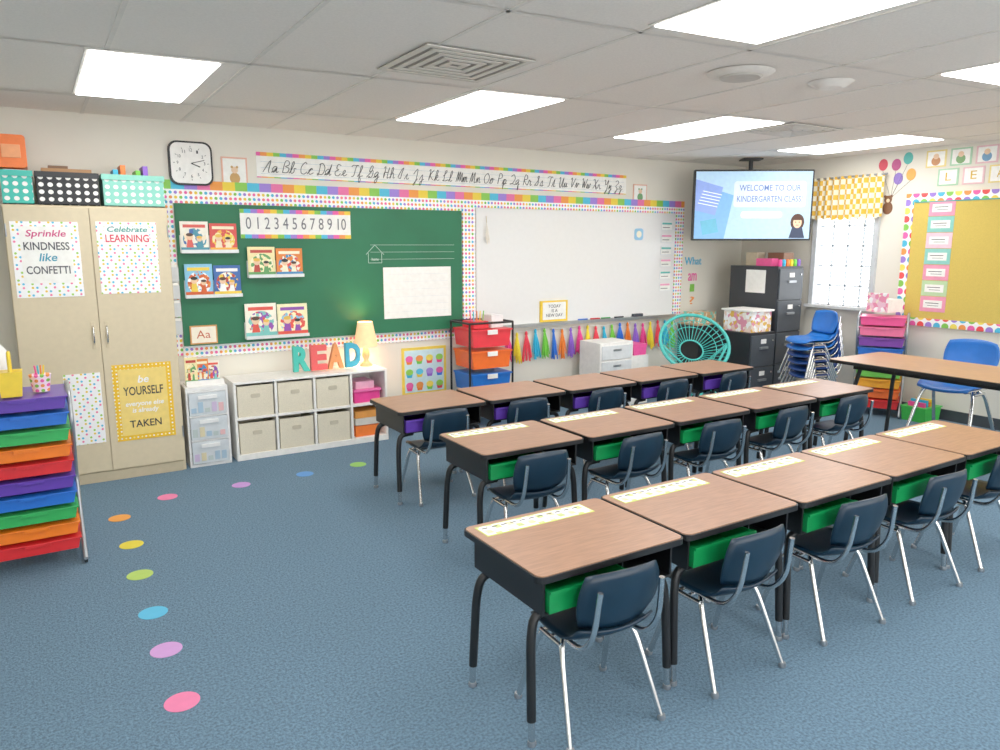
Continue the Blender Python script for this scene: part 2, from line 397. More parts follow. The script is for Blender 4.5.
# cursive alphabet drawn as pen strokes: each letter is a smoothed polyline in a unit cell (x 0..1, base 0, mid 1, top 2, desc -1)
L={
'a':[(0,0),(.5,.3),(.9,.9),(.5,1),(.15,.5),(.4,.02),(.8,.4),(.95,.95),(.9,.2),(1.05,0),(1.3,.2)],
'b':[(0,0),(.4,.8),(.65,1.7),(.5,2),(.3,1.6),(.25,.3),(.5,0),(.85,.3),(.8,.85),(1.2,.8)],
'c':[(0,0),(.4,.5),(.8,1),(.95,.8),(.7,1.02),(.3,.6),(.45,.05),(.8,.05),(1.2,.3)],
'd':[(0,0),(.5,.3),(.9,.9),(.5,1),(.15,.5),(.4,.02),(.8,.4),(1.2,2),(.95,.3),(1.1,0),(1.35,.2)],
'e':[(0,.1),(.6,.5),(.75,.9),(.5,1),(.3,.5),(.55,.02),(.9,.15),(1.15,.35)],
'f':[(0,0),(.5,.9),(.75,1.8),(.55,2),(.4,1.5),(.35,-.6),(.55,-1),(.7,-.5),(.5,0),(1.1,.2)],
'g':[(0,0),(.5,.3),(.9,.9),(.5,1),(.15,.5),(.4,.05),(.85,.6),(.8,-.6),(.5,-1),(.35,-.6),(.8,-.1),(1.2,.2)],
'h':[(0,0),(.5,1),(.65,1.8),(.45,2),(.3,1.4),(.25,0),(.35,.7),(.7,1),(.85,.7),(.85,.1),(1.2,.2)],
'i':[(0,0),(.5,1),(.45,.2),(.65,0),(.95,.25)],
'j':[(0,0),(.6,1),(.55,-.6),(.3,-1),(.2,-.6),(.6,-.1),(1,.2)],
'k':[(0,0),(.5,1),(.65,1.8),(.45,2),(.3,1.4),(.25,0),(.4,.8),(.75,1),(.7,.6),(.4,.55),(.8,.05),(1.15,.2)],
'l':[(0,0),(.5,.9),(.7,1.8),(.5,2),(.35,1.4),(.35,.2),(.6,0),(.9,.25)],
'm':[(0,0),(.2,1),(.25,0),(.4,.9),(.6,.95),(.6,0),(.75,.9),(.95,.95),(1,.1),(1.3,.2)],
'n':[(0,0),(.25,1),(.3,0),(.5,.9),(.75,.95),(.8,.1),(1.15,.2)],
'o':[(0,0),(.4,.7),(.7,1),(.3,.9),(.2,.3),(.5,0),(.85,.4),(.75,.95),(1.15,.8)],
'p':[(0,0),(.4,1),(.3,-1),(.35,.5),(.65,1),(.9,.6),(.7,0),(.4,.1),(1.15,.15)],
'q':[(0,0),(.5,.3),(.9,.9),(.5,1),(.15,.5),(.4,.05),(.85,.6),(.8,-.9),(1,-.8),(.9,0),(1.2,.2)],
'r':[(0,0),(.3,1.1),(.5,.85),(.75,.9),(.7,.2),(.85,0),(1.1,.2)],
's':[(0,0),(.5,1.1),(.65,.5),(.55,.05),(.2,.1),(.6,0),(1,.2)],
't':[(0,0),(.6,1.6),(.5,.2),(.7,0),(1,.2)],
'u':[(0,0),(.3,1),(.3,.15),(.55,.05),(.8,.95),(.8,.1),(1.15,.2)],
'v':[(0,0),(.25,1),(.4,.9),(.45,.05),(.8,.8),(.8,1),(1.1,.85)],
'w':[(0,0),(.2,1),(.25,.1),(.5,.1),(.55,.9),(.65,.05),(.95,.3),(.95,1),(1.2,.85)],
'x':[(0,.1),(.3,1),(.5,.6),(.7,0),(1.1,.2)],
'y':[(0,0),(.3,1),(.35,.2),(.75,.95),(.65,-.6),(.4,-1),(.25,-.6),(.7,-.1),(1.1,.2)],
'z':[(0,.1),(.3,1),(.7,.7),(.4,.2),(.6,-.2),(.5,-.9),(.3,-.8),(.7,-.1),(1.1,.2)]}
U={
'A':[(0,0),(.9,2),(.8,.2),(1,0)],'B':[(.2,0),(.35,1.9),(.9,2),(1,1.4),(.5,1.1),(1.1,.8),(.9,.1),(.2,.1)],'C':[(1,1.7),(.7,2),(.2,1.2),(.3,.2),(.8,0),(1.2,.4)],
'D':[(.4,2),(.3,0),(.1,.2),(.9,.1),(1.2,1.2),(.7,2),(.2,1.7)],'E':[(1,1.8),(.5,2),(.35,1.3),(.7,1.05),(.2,.7),(.3,.1),(.8,0),(1.1,.4)],'F':[(0,1.7),(.3,2),(1.2,1.9),(.8,1.9),(.6,.2),(.2,0)],
'G':[(0,0),(.7,1),(.9,1.9),(.6,2),(.4,1),(1,1.2),(.9,.1),(.3,0),(.6,.2)],'H':[(.1,1.8),(.35,2),(.25,0),(.25,1),(.9,1.1),(1,2),(.85,.1),(1.1,.2)],'I':[(0,.3),(.5,1.7),(.8,2),(.6,1),(.5,.1),(.1,.2)],
'J':[(0,1),(.6,2),(.7,1),(.5,-.8),(.2,-.9),(.9,.2)],'K':[(.1,1.8),(.35,2),(.25,0),(.3,1),(1,2),(.4,1),(1,.1)],'L':[(.1,.9),(.6,1.6),(.7,2),(.4,1.8),(.35,.3),(.1,.1),(.7,.05),(1.1,.3)],
'M':[(0,0),(.25,2),(.35,.1),(.6,2),(.75,.1),(1,1.8),(1.15,0)],'N':[(0,0),(.3,2),(.4,.1),(.8,2),(.9,.1),(1.1,.1)],'O':[(.6,2),(.1,1.2),(.3,.1),(.9,.2),(1.1,1.3),(.6,2),(.9,1.7)],
'P':[(.3,0),(.4,2),(.9,1.9),(1,1.3),(.4,1)],'Q':[(.2,1.6),(.7,2),(1.1,1.2),(.6,.2),(.1,.1),(.6,.2),(1.2,0)],'R':[(.3,0),(.4,2),(.9,1.9),(1,1.3),(.4,1),(1,.1),(1.2,.2)],
'S':[(0,0),(.7,1.2),(.8,2),(.5,1.8),(.8,.9),(.6,.05),(.1,.2)],'T':[(0,1.7),(.3,2),(1.2,1.9),(.8,1.9),(.6,.2),(.3,0)],'U':[(0,1.7),(.25,2),(.25,.3),(.6,0),(1,2),(.95,.1),(1.15,.1)],
'V':[(0,1.7),(.25,2),(.4,.1),(.8,1.2),(1.1,2)],'W':[(0,1.8),(.2,2),(.3,.1),(.6,1.6),(.7,.1),(1.2,2)],'X':[(0,1.8),(.3,2),(.8,.1),(1.1,.1),(.6,.9),(1.1,2),(.1,.05)],
'Y':[(0,1.8),(.25,2),(.35,1),(.7,1.2),(1,2),(.8,-.6),(.4,-.9),(1,.2)],'Z':[(.1,1.8),(.6,2),(.9,1.5),(.3,.8),(.7,.3),(.5,-.8),(.2,-.7),(1,.3)]}
def cat(P,n=4):
    P=[P[0]]+P+[P[-1]]; o=[]
    for i in range(1,len(P)-2):
        p0,p1,p2,p3=P[i-1:i+3]
        for k in range(n):
            t=k/n
            o.append(tuple(.5*(2*p1[d]+(p2[d]-p0[d])*t+(2*p0[d]-5*p1[d]+4*p2[d]-p3[d])*t*t+(-p0[d]+3*p1[d]-3*p2[d]+p3[d])*t**3) for d in (0,1)))
    o.append(P[-2]); return o
b=MB()
for i in range(26):
    ch='ABCDEFGHIJKLMNOPQRSTUVWXYZ'[i]; x=1.565+.1405*i
    for pts,ox,w in ((U[ch],0,.05),(L[ch.lower()],.062,.042)):
        q=[(x+ox+px*w+.010*pz,YW-.009,2.152+.045*pz) for px,pz in cat(pts)]
        b.tube(q,.0027,INK,5)
b.build('cursive_letters',parent=al)
b=MB(); b.box(1.37,2.25,YW-.026,YW-.0205,1.65,1.87,PAPER); b.box(1.37,2.25,YW-.028,YW-.026,1.84,1.87,rb2); b.box(1.37,2.25,YW-.028,YW-.026,1.65,1.68,rb2)
nm=b.build('number_strip'); text(nm,'0 1 2 3 4 5 6 7 8 9 10',(1.81,YW-.028,1.76),.8,.09,M('#6a6a72'))
def picture(x0,x1,z0,z1,frame,img,y=YW,name='wall_picture_card'):
    b=MB(); b.box(x0,x1,y-.006,y-.0005,z0,z1,frame); b.box(x0+.012,x1-.012,y-.008,y-.0062,z0+.012,z1-.012,PAPER)
    cx=(x0+x1)/2; cz=(z0+z1)/2; w=x1-x0
    b.disc((cx,cz-.03,y-.009),w*.2,'y',.001,img,16,w*.22); b.disc((cx,cz+.03,y-.0095),w*.13,'y',.001,M('#e9c7a4'),16)
    for d in (-1,1): b.disc((cx+d*w*.1,cz+.052,y-.0096),w*.05,'y',.001,img,10)
    return b.build(name)
picture(1.26,1.45,2.00,2.25,M('#e9b29a'),M('#c79a5a'))
picture(5.34,5.53,2.02,2.22,M('#e9b29a'),M('#6aa06a'))
b=MB(); b.box(2.53,3.18,YW-.025,YW-.0205,.97,1.41,PAPER)
for i in range(6): b.box(2.56,3.15,YW-.0256,YW-.025,1.35-.065*i,1.3512-.065*i,M('#cfd9e2'))
b.build('chart_paper_sheet')
# picture books on racks
bc=[('#f4efe0','#e2574c','#3b8ea5'),('#d9463c','#f7e6c4','#f2b134'),('#7fc4e8','#f4d03f','#d35400'),('#2b5ea8','#ffffff','#f4d03f'),('#f6e7a8','#c0392b','#5a9e57'),('#e67e22','#fdf2d0','#2e86c1'),('#fdf6e3','#e74c3c','#76c7c0'),('#fff4c2','#8e44ad','#e74c3c')]
def book(b,x0,x1,y,z0,z1,k):
    bg,c1,c2=[M(c,.4) for c in bc[k%8]]; w=x1-x0; h=z1-z0; cx=(x0+x1)/2
    b.box(x0,x1,y,y+.008,z0,z1,bg)
    b.disc((cx,z0+h*.42,y-.0004),w*.42,'y',.0003,cover('cover_scene',[bc[k%8][0],bc[(k+3)%8][0],bc[k%8][2],bc[(k+1)%8][1]],45),20,h*.36)
    b.box(x0,x1,y-.0007,y-.0005,z0,z0+h*.16,c2)
    b.box(x0+w*.1,x0+w*.9,y-.0006,y-.0001,z1-h*.2,z1-h*.1,c1)
    skin=M('#f0c9a2',.5)
    for q,(px,s) in enumerate(((.32,1.),(.66,.8))):
        X=x0+w*px; Z=z0+h*.16; r=w*.13*s
        b.prism([(X-r,Z),(X+r,Z),(X+r*.6,Z+h*.27*s),(X-r*.6,Z+h*.27*s)],'y',y-.0012,y-.0008,[c1,c2][(q+k)%2] if q else c1)
        b.disc((X,Z+h*.34*s,y-.0016),r*.95,'y',.0003,skin,14)
        b.disc((X,Z+h*.41*s,y-.002),r*1.0,'y',.0003,M(['#4a2d1c','#e8b84a','#1c1c1c'][(k+q)%3]),12,r*.5)
kk=0
for k,(x0,x1,z0,z1) in enumerate([(.93,1.335,1.55,1.77),(.94,1.345,1.22,1.46),(1.40,1.83,1.36,1.585),(1.355,1.85,.885,1.15)]):
    b=MB(); n=2; w=(x1-x0)/n
    b.box(x0,x1,YW-.027,YW-.021,z0-.01,z0+.12,M('#dfe6e4',.2)); b.box(x0,x1,YW-.075,YW-.027,z0-.01,z0-.003,M('#dfe6e4',.2)); b.box(x0,x1,YW-.078,YW-.075,z0-.01,z0+.015,M('#dfe6e4',.2))
    for i in range(n): book(b,x0+w*i+.004,x0+w*(i+1)-.004,YW-.052-.003*i,z0-.003,z1-.012*i,kk); kk+=1
    b.build('book_display_rack')
b=MB(); b.box(.955,1.15,YW-.03,YW-.0205,.86,1.0,M('#d99a55')); b.box(.965,1.14,YW-.032,YW-.03,.87,.99,M('#f8f0dc')); o=b.build('letter_card'); text(o,'Aa',(1.05,YW-.033,.93),.1,.06,M('#c0562a'))
# clock
b=MB(); cx,cz=1.045,2.185
b.rrect(cx-.15,cx+.15,cz-.155,cz+.155,.06,'y',YW-.035,YW-.001,BLACK); b.rrect(cx-.137,cx+.137,cz-.142,cz+.142,.052,'y',YW-.037,YW-.0351,WHITE)
for i in range(12):
    a=math.radians(30*i); b.tube([(cx+.11*math.sin(a),YW-.038,cz+.11*math.cos(a)),(cx+.122*math.sin(a),YW-.038,cz+.122*math.cos(a))],.002,INK,6)
for a,l,w in ((112,.065,.004),(75,.095,.003)):
    a=math.radians(a); b.tube([(cx,YW-.04,cz),(cx+l*math.sin(a),YW-.04,cz+l*math.cos(a))],w,INK,6)
ck=b.build('wall_clock',.003)
for n in range(1,13):
    a=math.radians(30*n); text(ck,str(n),(cx+.092*math.sin(a),YW-.038,cz+.092*math.cos(a)),.012*(1.6 if n>9 else 1),.022,INK,name='numeral')
b=MB(); b.box(4.16,4.49,YW-.04,YW-.0205,.855,1.06,M('#f7cf2f')); b.box(4.185,4.465,YW-.042,YW-.0405,.875,1.045,PAPER); o=b.build('yellow_framed_sign')
text(o,'TODAY\nIS A\nNEW DAY',(4.325,YW-.043,.96),.2,.12,INK)
for i in range(6):
    z=1.80-.13*i
    b=MB(); b.box(5.74,5.9,YW-.024,YW-.0205,z-.045,z+.045,M('#e2e6ea')); b.box(5.745,5.895,YW-.0245,YW-.0241,z-.04,z+.04,PAPER); b.box(5.75,5.89,YW-.0256,YW-.0246,z+.015,z+.035,M(['#5fc0b8','#f7a6c9'][i%2])); b.box(5.76,5.86,YW-.0256,YW-.0246,z-.02,z-.012,M('#777777')); b.build('schedule_card')
b=MB(); b.rrect(5.36,5.48,1.65,1.77,.03,'y',YW-.026,YW-.0205,M('#8fc6e8')); b.disc((5.42,1.71,YW-.028),.035,'y',.0015,M('#fdf6dc')); b.build('weather_magnet_card')
b=MB()
for q in range(14):
    a=q*.45; b.tube([(3.55,YW-.04,1.80),(3.55+.01*math.cos(a),YW-.045,1.74),(3.55+.035*math.cos(a)*random.random(),YW-.05-.01*math.sin(a),1.60+.05*random.random())],.004,M('#efe9dc',.9),5)
b.tube([(3.55,YW-.03,1.86),(3.55,YW-.04,1.80)],.003,M('#d8c9a8'),6); b.build('hanging_cream_tassel')
# tassel garland
b=MB(); cols=['#f0408f','#2ab4dc','#f57c2a','#f9d82f','#6fc93f','#8f5fd0','#ef3f50','#2a6fd8']
x=3.78; i=0; pts=[(3.70,YW-.02,.80)]
while x<5.95:
    zt=.785-.012*math.sin(i*1.3); pts.append((x,YW-.03,zt))
    m=M(cols[(i*3)%8],.85,0,.2,150)
    b.lathe((x,YW-.035,zt-.045),[(.006,0),(.015,.012),(.012,.03),(.004,.045)],m,10)
    for q in range(20):
        a=q*2.4; sp=.012+.048*random.random(); ln=.19+.08*random.random()
        ex=sp*math.cos(a); ey=-abs(sp*math.sin(a))*.6
        b.tube([(x+.004*math.cos(a),YW-.036,zt-.035),(x+ex*.6,YW-.04+ey*.5,zt-.035-ln*.45),(x+ex,YW-.04+ey,zt-.035-ln)],.0065,m,5,r2=.005)
    x+=.108; i+=1
pts.append((5.97,YW-.02,.80))
b.tube(pts,.003,WHITE,6); b.build('tassel_garland')
# cupcake birthday poster
b=MB(); b.box(2.69,3.13,YW-.008,YW-.0005,.27,.70,M('#f6d64a')); b.box(2.715,3.105,YW-.0095,YW-.0082,.295,.675,M('#cdeaf0'))
for r in range(3):
    for c in range(4):
        xx=2.76+.1*c; zz=.345+.12*r
        b.prism([(xx-.022,zz-.035),(xx+.022,zz-.035),(xx+.032,zz),(xx-.032,zz)],'y',YW-.012,YW-.0096,M(cols[(r+c*2)%8])); b.disc((xx,zz+.015,YW-.0125),.036,'y',.002,M(RAIN[(r*3+c)%6]),14,.028)
b.build('birthday_poster')
o=bpy.data.objects.new('wall_word_letters',None); COL.objects.link(o)
for t,z,c in (('What',1.42,'#45b8de'),('am',1.26,'#ef5da8'),('I',1.12,'#7fc64a'),('?',.98,'#f79646')):
    text(o,t,(6.26,YW-.004,z),.065*len(t),.085,M(c),name='word',ext=.003)

# ------------------------------------------------------------ tan storage cabinet
tan=M('#d8c8a6',.45,0,.03)
b=MB(); cy=5.56
b.box(-.13,.81,cy+.02,5.94,.0,1.85,tan)
b.box(-.125,.337,cy,cy+.019,.08,1.835,tan); b.box(.341,.805,cy,cy+.019,.08,1.835,tan); b.box(-.11,.79,cy+.01,cy+.0199,.0,.07,M('#c4b596'))
for x in (.30,.38):
    b.box(x-.012,x+.012,cy-.004,cy-.0002,.92,1.1,tan); b.tube(bez([(x,cy-.004,1.07),(x,cy-.03,1.06),(x,cy-.03,.97),(x,cy-.004,.95)]),.006,CHROME,8)
for z in (.25,1.65):
    for x in (-.122,.802): b.tube([(x,cy-.003,z),(x,cy-.003,z+.08)],.005,STEEL,8)
b.build('storage_cabinet',.003)
conf=cells('confetti_print','XZ',.024,['#ffffff','#f27aa4','#ffffff','#f2cc3a','#4fbce0','#ffffff','#9ad04e'],'#ffffff',.30,3)
def poster(x0,x1,z0,z1,mat,name,lines,border=None,y=cy):
    b=MB()
    b.box(x0,x1,y-.004,y-.0005,z0,z1,border or mat)
    if border: b.box(x0+.035,x1-.035,y-.0055,y-.0042,z0+.035,z1-.035,mat)
    elif lines: b.box(x0+.045,x1-.045,y-.0055,y-.0042,z0+.09 if name=='kindness_poster' else z1-.15,z1-.03,PAPER)
    o=b.build(name)
    for t,cx_,cz_,w,h,c in lines: text(o,t,(cx_,y-.0065,cz_),w,h,M(c),name='lettering',shear=.2 if t.islower() or t[0:2] in('Sp','Ce') else 0,bold=.015)
    return o
poster(-.10,.27,1.27,1.745,conf,'kindness_poster',[('Sprinkle',.085,1.67,.22,.055,'#d0407f'),('KINDNESS',.085,1.59,.25,.05,'#44454c'),('like',.085,1.52,.1,.05,'#2a96b0'),('CONFETTI',.085,1.44,.24,.05,'#44454c')])
poster(.37,.73,1.28,1.75,conf,'learning_poster',[('Celebrate',.55,1.70,.24,.035,'#2a9690'),('LEARNING',.55,1.64,.26,.05,'#d8304f')])
ydot=cells('yellow_dot_print','XZ',.025,['#fff2a0','#ffffff'],'#f6c011',.22,1)
poster(.385,.755,.27,.80,M('#f9d873'),'be_yourself_poster',[('be',.57,.69,.07,.05,'#ffffff'),('YOURSELF',.57,.61,.25,.06,'#333333'),('everyone else\nis already',.57,.50,.24,.09,'#ffffff'),('TAKEN',.57,.38,.2,.05,'#333333')],border=ydot)
poster(.10,.315,.28,.76,conf,'confetti_print_sheet',[])
def basket(x0,x1,hexc,z=1.85,h=.2):
    m=M(hexc,.5); hole=cells('basket_holes','XZ',(.05,.045),['#fbf9f4'],hexc,.30,1,off=(-x0,-z-.012))
    b=MB(); y0,y1=5.575,5.88
    b.box(x0,x1,y0,y0+.008,z,z+h,hole); b.box(x0,x1,y1-.008,y1,z,z+h,m); b.box(x0,x0+.008,y0+.008,y1-.008,z,z+h,m); b.box(x1-.008,x1,y0+.008,y1-.008,z,z+h,m); b.box(x0,x1,y0,y1,z,z+.006,m)
    b.box(x0-.006,x1+.006,y0-.008,y0+.012,z+h-.03,z+h+.005,m); b.box(x0-.006,x0+.012,y0,y1,z+h-.02,z+h+.005,m); b.box(x1-.012,x1+.006,y0,y1,z+h-.02,z+h+.005,m)
    return b
b=basket(-.12,.045,'#3fbfae'); b.box(-.1,.02,5.6,5.85,1.86,2.06,PAPER); b.build('plastic_basket')
b=basket(.065,.41,'#202225'); b.box(.1,.38,5.62,5.84,1.86,2.08,M('#a8794a')); b.box(.14,.25,5.66,5.8,2.08,2.1,M('#6d4a2d')); b.build('plastic_basket')
b=basket(.435,.80,'#86d0be')
for i in range(7): b.box(.46+.045*i,.49+.045*i,5.62,5.82,1.86,2.06+.03*(i%3),M(cols[i]))
b.build('plastic_basket')
b=MB(); b.rrect(-.13,.03,2.071,2.27,.02,'y',5.6,5.84,M('#f5742c',.4)); b.box(-.10,.0,5.595,5.5999,2.13,2.21,M('#f5a06a')); b.build('orange_storage_box',.004)

# ------------------------------------------------------------ rainbow drawer carts
def drawer_cart(name,x0,w,y0,d,hz,n,colors,loc=(0,0,0),rz=0):
    b=MB(); z0=.07; p=(hz-z0)/n
    for i in range(n):
        m=M(colors[(n-1-i)%len(colors)],.3)
        a=z0+p*i; 
        b.prism([(x0+.012,a+.010),(x0+w-.012,a+.010),(x0+w,a+p-.016),(x0,a+p-.016)],'y',y0,y0+d,m)
        b.box(x0-.006,x0+w+.006,y0-.014,y0+d+.0,a+p-.016,a+p-.008,m)
        b.box(x0+w*.35,x0+w*.65,y0-.02,y0-.014,a+p-.026,a+p-.008,m)
    for x in (x0-.014,x0+w+.014):
        b.tube(bez([(x,y0+d+.0,.03),(x,y0+d,hz*.98),(x,y0+d*.8,hz+.02),(x,y0+.04,hz-.01),(x,y0-.01,hz*.82),(x,y0+d*.55,hz*.48),(x,y0+d*.35,hz*.25),(x,y0-.03,.03)]),.011,STEEL,10)
        b.tube([(x,y0-.03,.03),(x,y0+d+.02,.03)],.011,STEEL,10)
        for yy in (y0-.01,y0+d): b.disc((yy,.02,x-.008),.02,'x',.016,DARK,14)
    b.tube([(x0-.014,y0+d+.005,hz*.9),(x0+w+.014,y0+d+.005,hz*.9)],.009,STEEL,8)
    return b.build(name,.002,loc=loc,rz=rz)
c5=['#5b35a8','#1f6ad0','#2fae55','#fb7a18','#e0262b']
drawer_cart('rainbow_drawer_cart',-.29,.37,4.16,.36,.88,10,c5)
b=MB(); m=M('#f8d22a',.4)
b.prism([(-.185,.88),(-.10,.88),(-.09,1.0),(-.195,1.0)],'y',4.19,4.30,m); b.tube(bez([(-.14,4.20,1.0),(-.14,4.21,1.09),(-.14,4.28,1.09),(-.14,4.29,1.0)]),.008,m,8); b.build('yellow_supply_caddy')
b=MB(); b.lathe((-.02,4.3,.88),[(.036,0),(.048,.08),(.05,.085)],cells('cup_dots','XZ',.025,['#ef5da8','#7fc64a','#f79646'],'#ffe3ee',.34,1),20)
for i in range(4): b.tube([(-.035+.01*i,4.3,.96),(-.04+.013*i,4.3,1.01)],.004,M(cols[i]),6)
b.build('pencil_cup')
b=MB(); b.lathe((-.205,4.42,.88),[(.05,0),(.055,.02),(.055,.2),(.02,.25),(.02,.29),(.03,.295),(.03,.32)],WHITE,20); b.build('white_dispenser_bottle')
drawer_cart('rainbow_drawer_cart',-.19,.38,-.16,.30,.95,9,['#f04f92','#f2709c','#7a3fa0','#2f6fd0','#1f9a8a','#6abf4b','#f3a42c','#ef6a2c','#d92b2b'],loc=(6.78,4.0,0),rz=math.radians(-62))
b=MB(); b.box(6.66,6.9,3.9,4.1,.98,1.1,PAPER); b.box(6.645,6.66,3.9,4.1,.985,1.16,cover('stationery',['#f7c6d9','#ffffff','#ef8fb0','#f5e6d0'],30)); b.build('paper_box')

# clear plastic drawers
b=MB(); fw=M('#f0f0ee',.35); cl=M('#d3dade',.15)
b.box(.84,1.13,5.585,5.93,.565,.59,fw); b.box(.84,1.13,5.585,5.93,.0,.02,fw)
for x in (.84,1.115): b.box(x,x+.015,5.585,5.93,.02,.565,fw)
b.box(.855,1.115,5.92,5.93,.02,.565,fw)
for i in range(3):
    a=.025+.18*i; b.box(.858,1.112,5.575,5.58,a,a+.165,cl); b.box(.858,1.112,5.58,5.9,a,a+.004,cl); b.box(.92,1.05,5.563,5.575,a+.12,a+.145,fw)
    b.box(.855,1.115,5.58,5.9,a+.167,a+.178,fw)
    for k in range(5):
        b.box(.87+.047*k,.905+.047*k,5.5725,5.575,a+.02,a+.05+.05*random.random(),M(random.choice(['#c8b4d4','#a0bcd0','#e8b5b5','#d9cda5','#b5c3c0'])))
b.build('plastic_drawer_unit',.002)
b=MB()
for i,x in enumerate((.86,.94,1.02)): book(b,x,x+.085,5.66+.02*i,.602,.80-.02*i,i+4)
b.box(.86,1.12,5.63,5.78,.5905,.60,WHITE); b.box(.86,1.12,5.63,5.64,.60,.63,WHITE); b.build('picture_book_stand')
b=MB(); 
for i in range(4): b.box(.845,.895,YW-.1-.0,YW-.022,.95+.13*i,1.05+.13*i,M('#cfd3d4',.3)); b.box(.85,.89,YW-.09,YW-.03,1.05+.13*i,1.07+.13*i,PAPER)
b.build('wall_file_organizer')

# cubby shelf
sw=M('#f6f4ee',.4); X0,X1,Y0,Y1,Z=1.17,2.39,5.58,5.93,.60
b=MB(); t=.018
b.box(X0,X1,Y0,Y1,Z-t,Z,sw); b.box(X0,X1,Y0,Y1,.0,.045,sw); b.box(X0+t,X1-t,Y0+.002,Y1,.31,.31+t,sw)
cw=(X1-X0-t)/4
for i in range(5): b.box(X0+cw*i,X0+cw*i+t,Y0+.001,Y1,.045,Z-t,sw)
b.box(X0+t,X1-t,Y1-.006,Y1,.045,Z-t,sw)
b.build('cubby_shelf',.0015)
def fbin(x0,z0,col,w=cw-t-.02,h=.235):
    b=MB(); m=M(col,.85,0,.08,200,.2); th=.006; y0,y1=Y0+.012,Y1-.02
    b.box(x0,x0+w,y0,y0+th,z0,z0+h,m); b.box(x0,x0+w,y1-th,y1,z0,z0+h,m); b.box(x0,x0+th,y0+th,y1-th,z0,z0+h,m); b.box(x0+w-th,x0+w,y0+th,y1-th,z0,z0+h,m); b.box(x0+th,x0+w-th,y0+th,y1-th,z0,z0+th,m)
    b.rrect(x0+w/2-.035,x0+w/2+.035,z0+h*.6,z0+h*.74,.012,'y',y0-.003,y0-.0002,M('#c9bea6',.7))
    b.build('fabric_storage_bin',.002)
for i in range(3):
    for z in (.046,.329): fbin(X0+cw*i+t+.01,z,'#e4dac2')
xx=X0+cw*3+t+.01
b=MB(); b.box(xx+.02,xx+.24,5.62,5.88,.329,.42,M('#ee3f92',.4)); b.box(xx+.01,xx+.25,5.61,5.89,.42,.44,M('#f06aa8',.4)); b.box(xx+.04,xx+.2,5.64,5.85,.44,.50,M('#f9b4cf')); b.build('pink_storage_box',.003)
b=MB()
for k,(c,z) in enumerate((('#fb7a2c',.046),('#d9d3c8',.14),('#f3a04a',.20))): b.box(xx+.02,xx+.23,5.62,5.86,z,z+.058+.03*(k==0),M(c))
b.build('activity_bin_stack',.003)
o=bpy.data.objects.new('read_letter_decor',None); COL.objects.link(o)
for t,x,c in (('R',1.715,'#3fc2b0'),('E',1.86,'#f05a5a'),('A',2.005,'#f59a5a'),('D',2.15,'#3fb0cf')):
    text(o,t,(x,5.72,.60+.105),.132,.20,M(c,.5),name='letter_'+t.lower(),ext=.02,bold=.045)
b=MB(); lx,ly=2.30,5.80
b.lathe((lx,ly,.60),[(.05,0),(.055,.01),(.03,.03),(.018,.05),(.034,.09),(.02,.15),(.01,.19)],M('#d8b48a',.4),20)
sh=M('#f0c590',.8,emis=.55)
b.lathe((lx,ly,.77),[(.10,0),(.062,.20)],sh,24,False); b.lathe((lx,ly,.77),[(.098,0),(.06,.20)],sh,24,False)
lo=b.build('table_lamp')
ld=bpy.data.lights.new('bulb','POINT'); ld.energy=5; ld.color=(1,.78,.5); ld.shadow_soft_size=.03
lb=bpy.data.objects.new('bulb',ld); COL.objects.link(lb); lb.location=(lx,ly,.88); lb.parent=lo

# three-bin cart
b=MB()
for x in (3.13,3.57):
    for y in (5.5,5.84): b.tube([(x,y,.05),(x,y,.93)],.01,BLACK,10); b.lathe((x,y,0),[(.02,0),(.025,.025),(.02,.05)],DARK,12)
    b.tube([(x,5.5,.93),(x,5.84,.93)],.01,BLACK,10)
b.tube([(3.13,5.84,.93),(3.57,5.84,.93)],.01,BLACK); b.tube([(3.13,5.5,.93),(3.57,5.5,.93)],.01,BLACK)
for z,c in ((.12,'#2f8fd8'),(.33,'#1f6fd0'),(.53,'#fb6a22'),(.72,'#ee2f3c')):
    m=M(c,.35); b.prism([(3.17,z),(3.53,z),(3.55,z+.14),(3.15,z+.14)],'y',5.5,5.82,m); b.box(3.143,3.557,5.485,5.825,z+.14,z+.155,m); b.box(3.3,3.4,5.478,5.485,z+.11,z+.15,WHITE)
b.box(3.2,3.35,5.55,5.75,.88,.94,M('#ee2f3c')); b.box(3.38,3.5,5.55,5.72,.88,.99,M('#f5f0f0'))
for i in range(5): b.tube([(3.2+.03*i,5.6,.94),(3.19+.035*i,5.6,1.03)],.005,M(cols[i]))
b.build('three_bin_cart')
b=MB(); b.box(4.58,5.0,5.5,5.82,.0,.66,WHITE)
for i in range(4): b.box(4.6,4.98,5.49,5.4998,.03+.155*i,.165+.155*i,M('#dfe3e5',.25)); b.box(4.74,4.84,5.482,5.49,.11+.155*i,.13+.155*i,STEEL)
b.build('white_drawer_cabinet',.003)
b=MB(); b.prism([(5.06,.50),(5.22,.50),(5.235,.61),(5.045,.61)],'y',5.55,5.8,M('#f0509a',.4)); b.box(5.03,5.25,5.54,5.81,.0,.499,WHITE); b.build('pink_basket_stand')

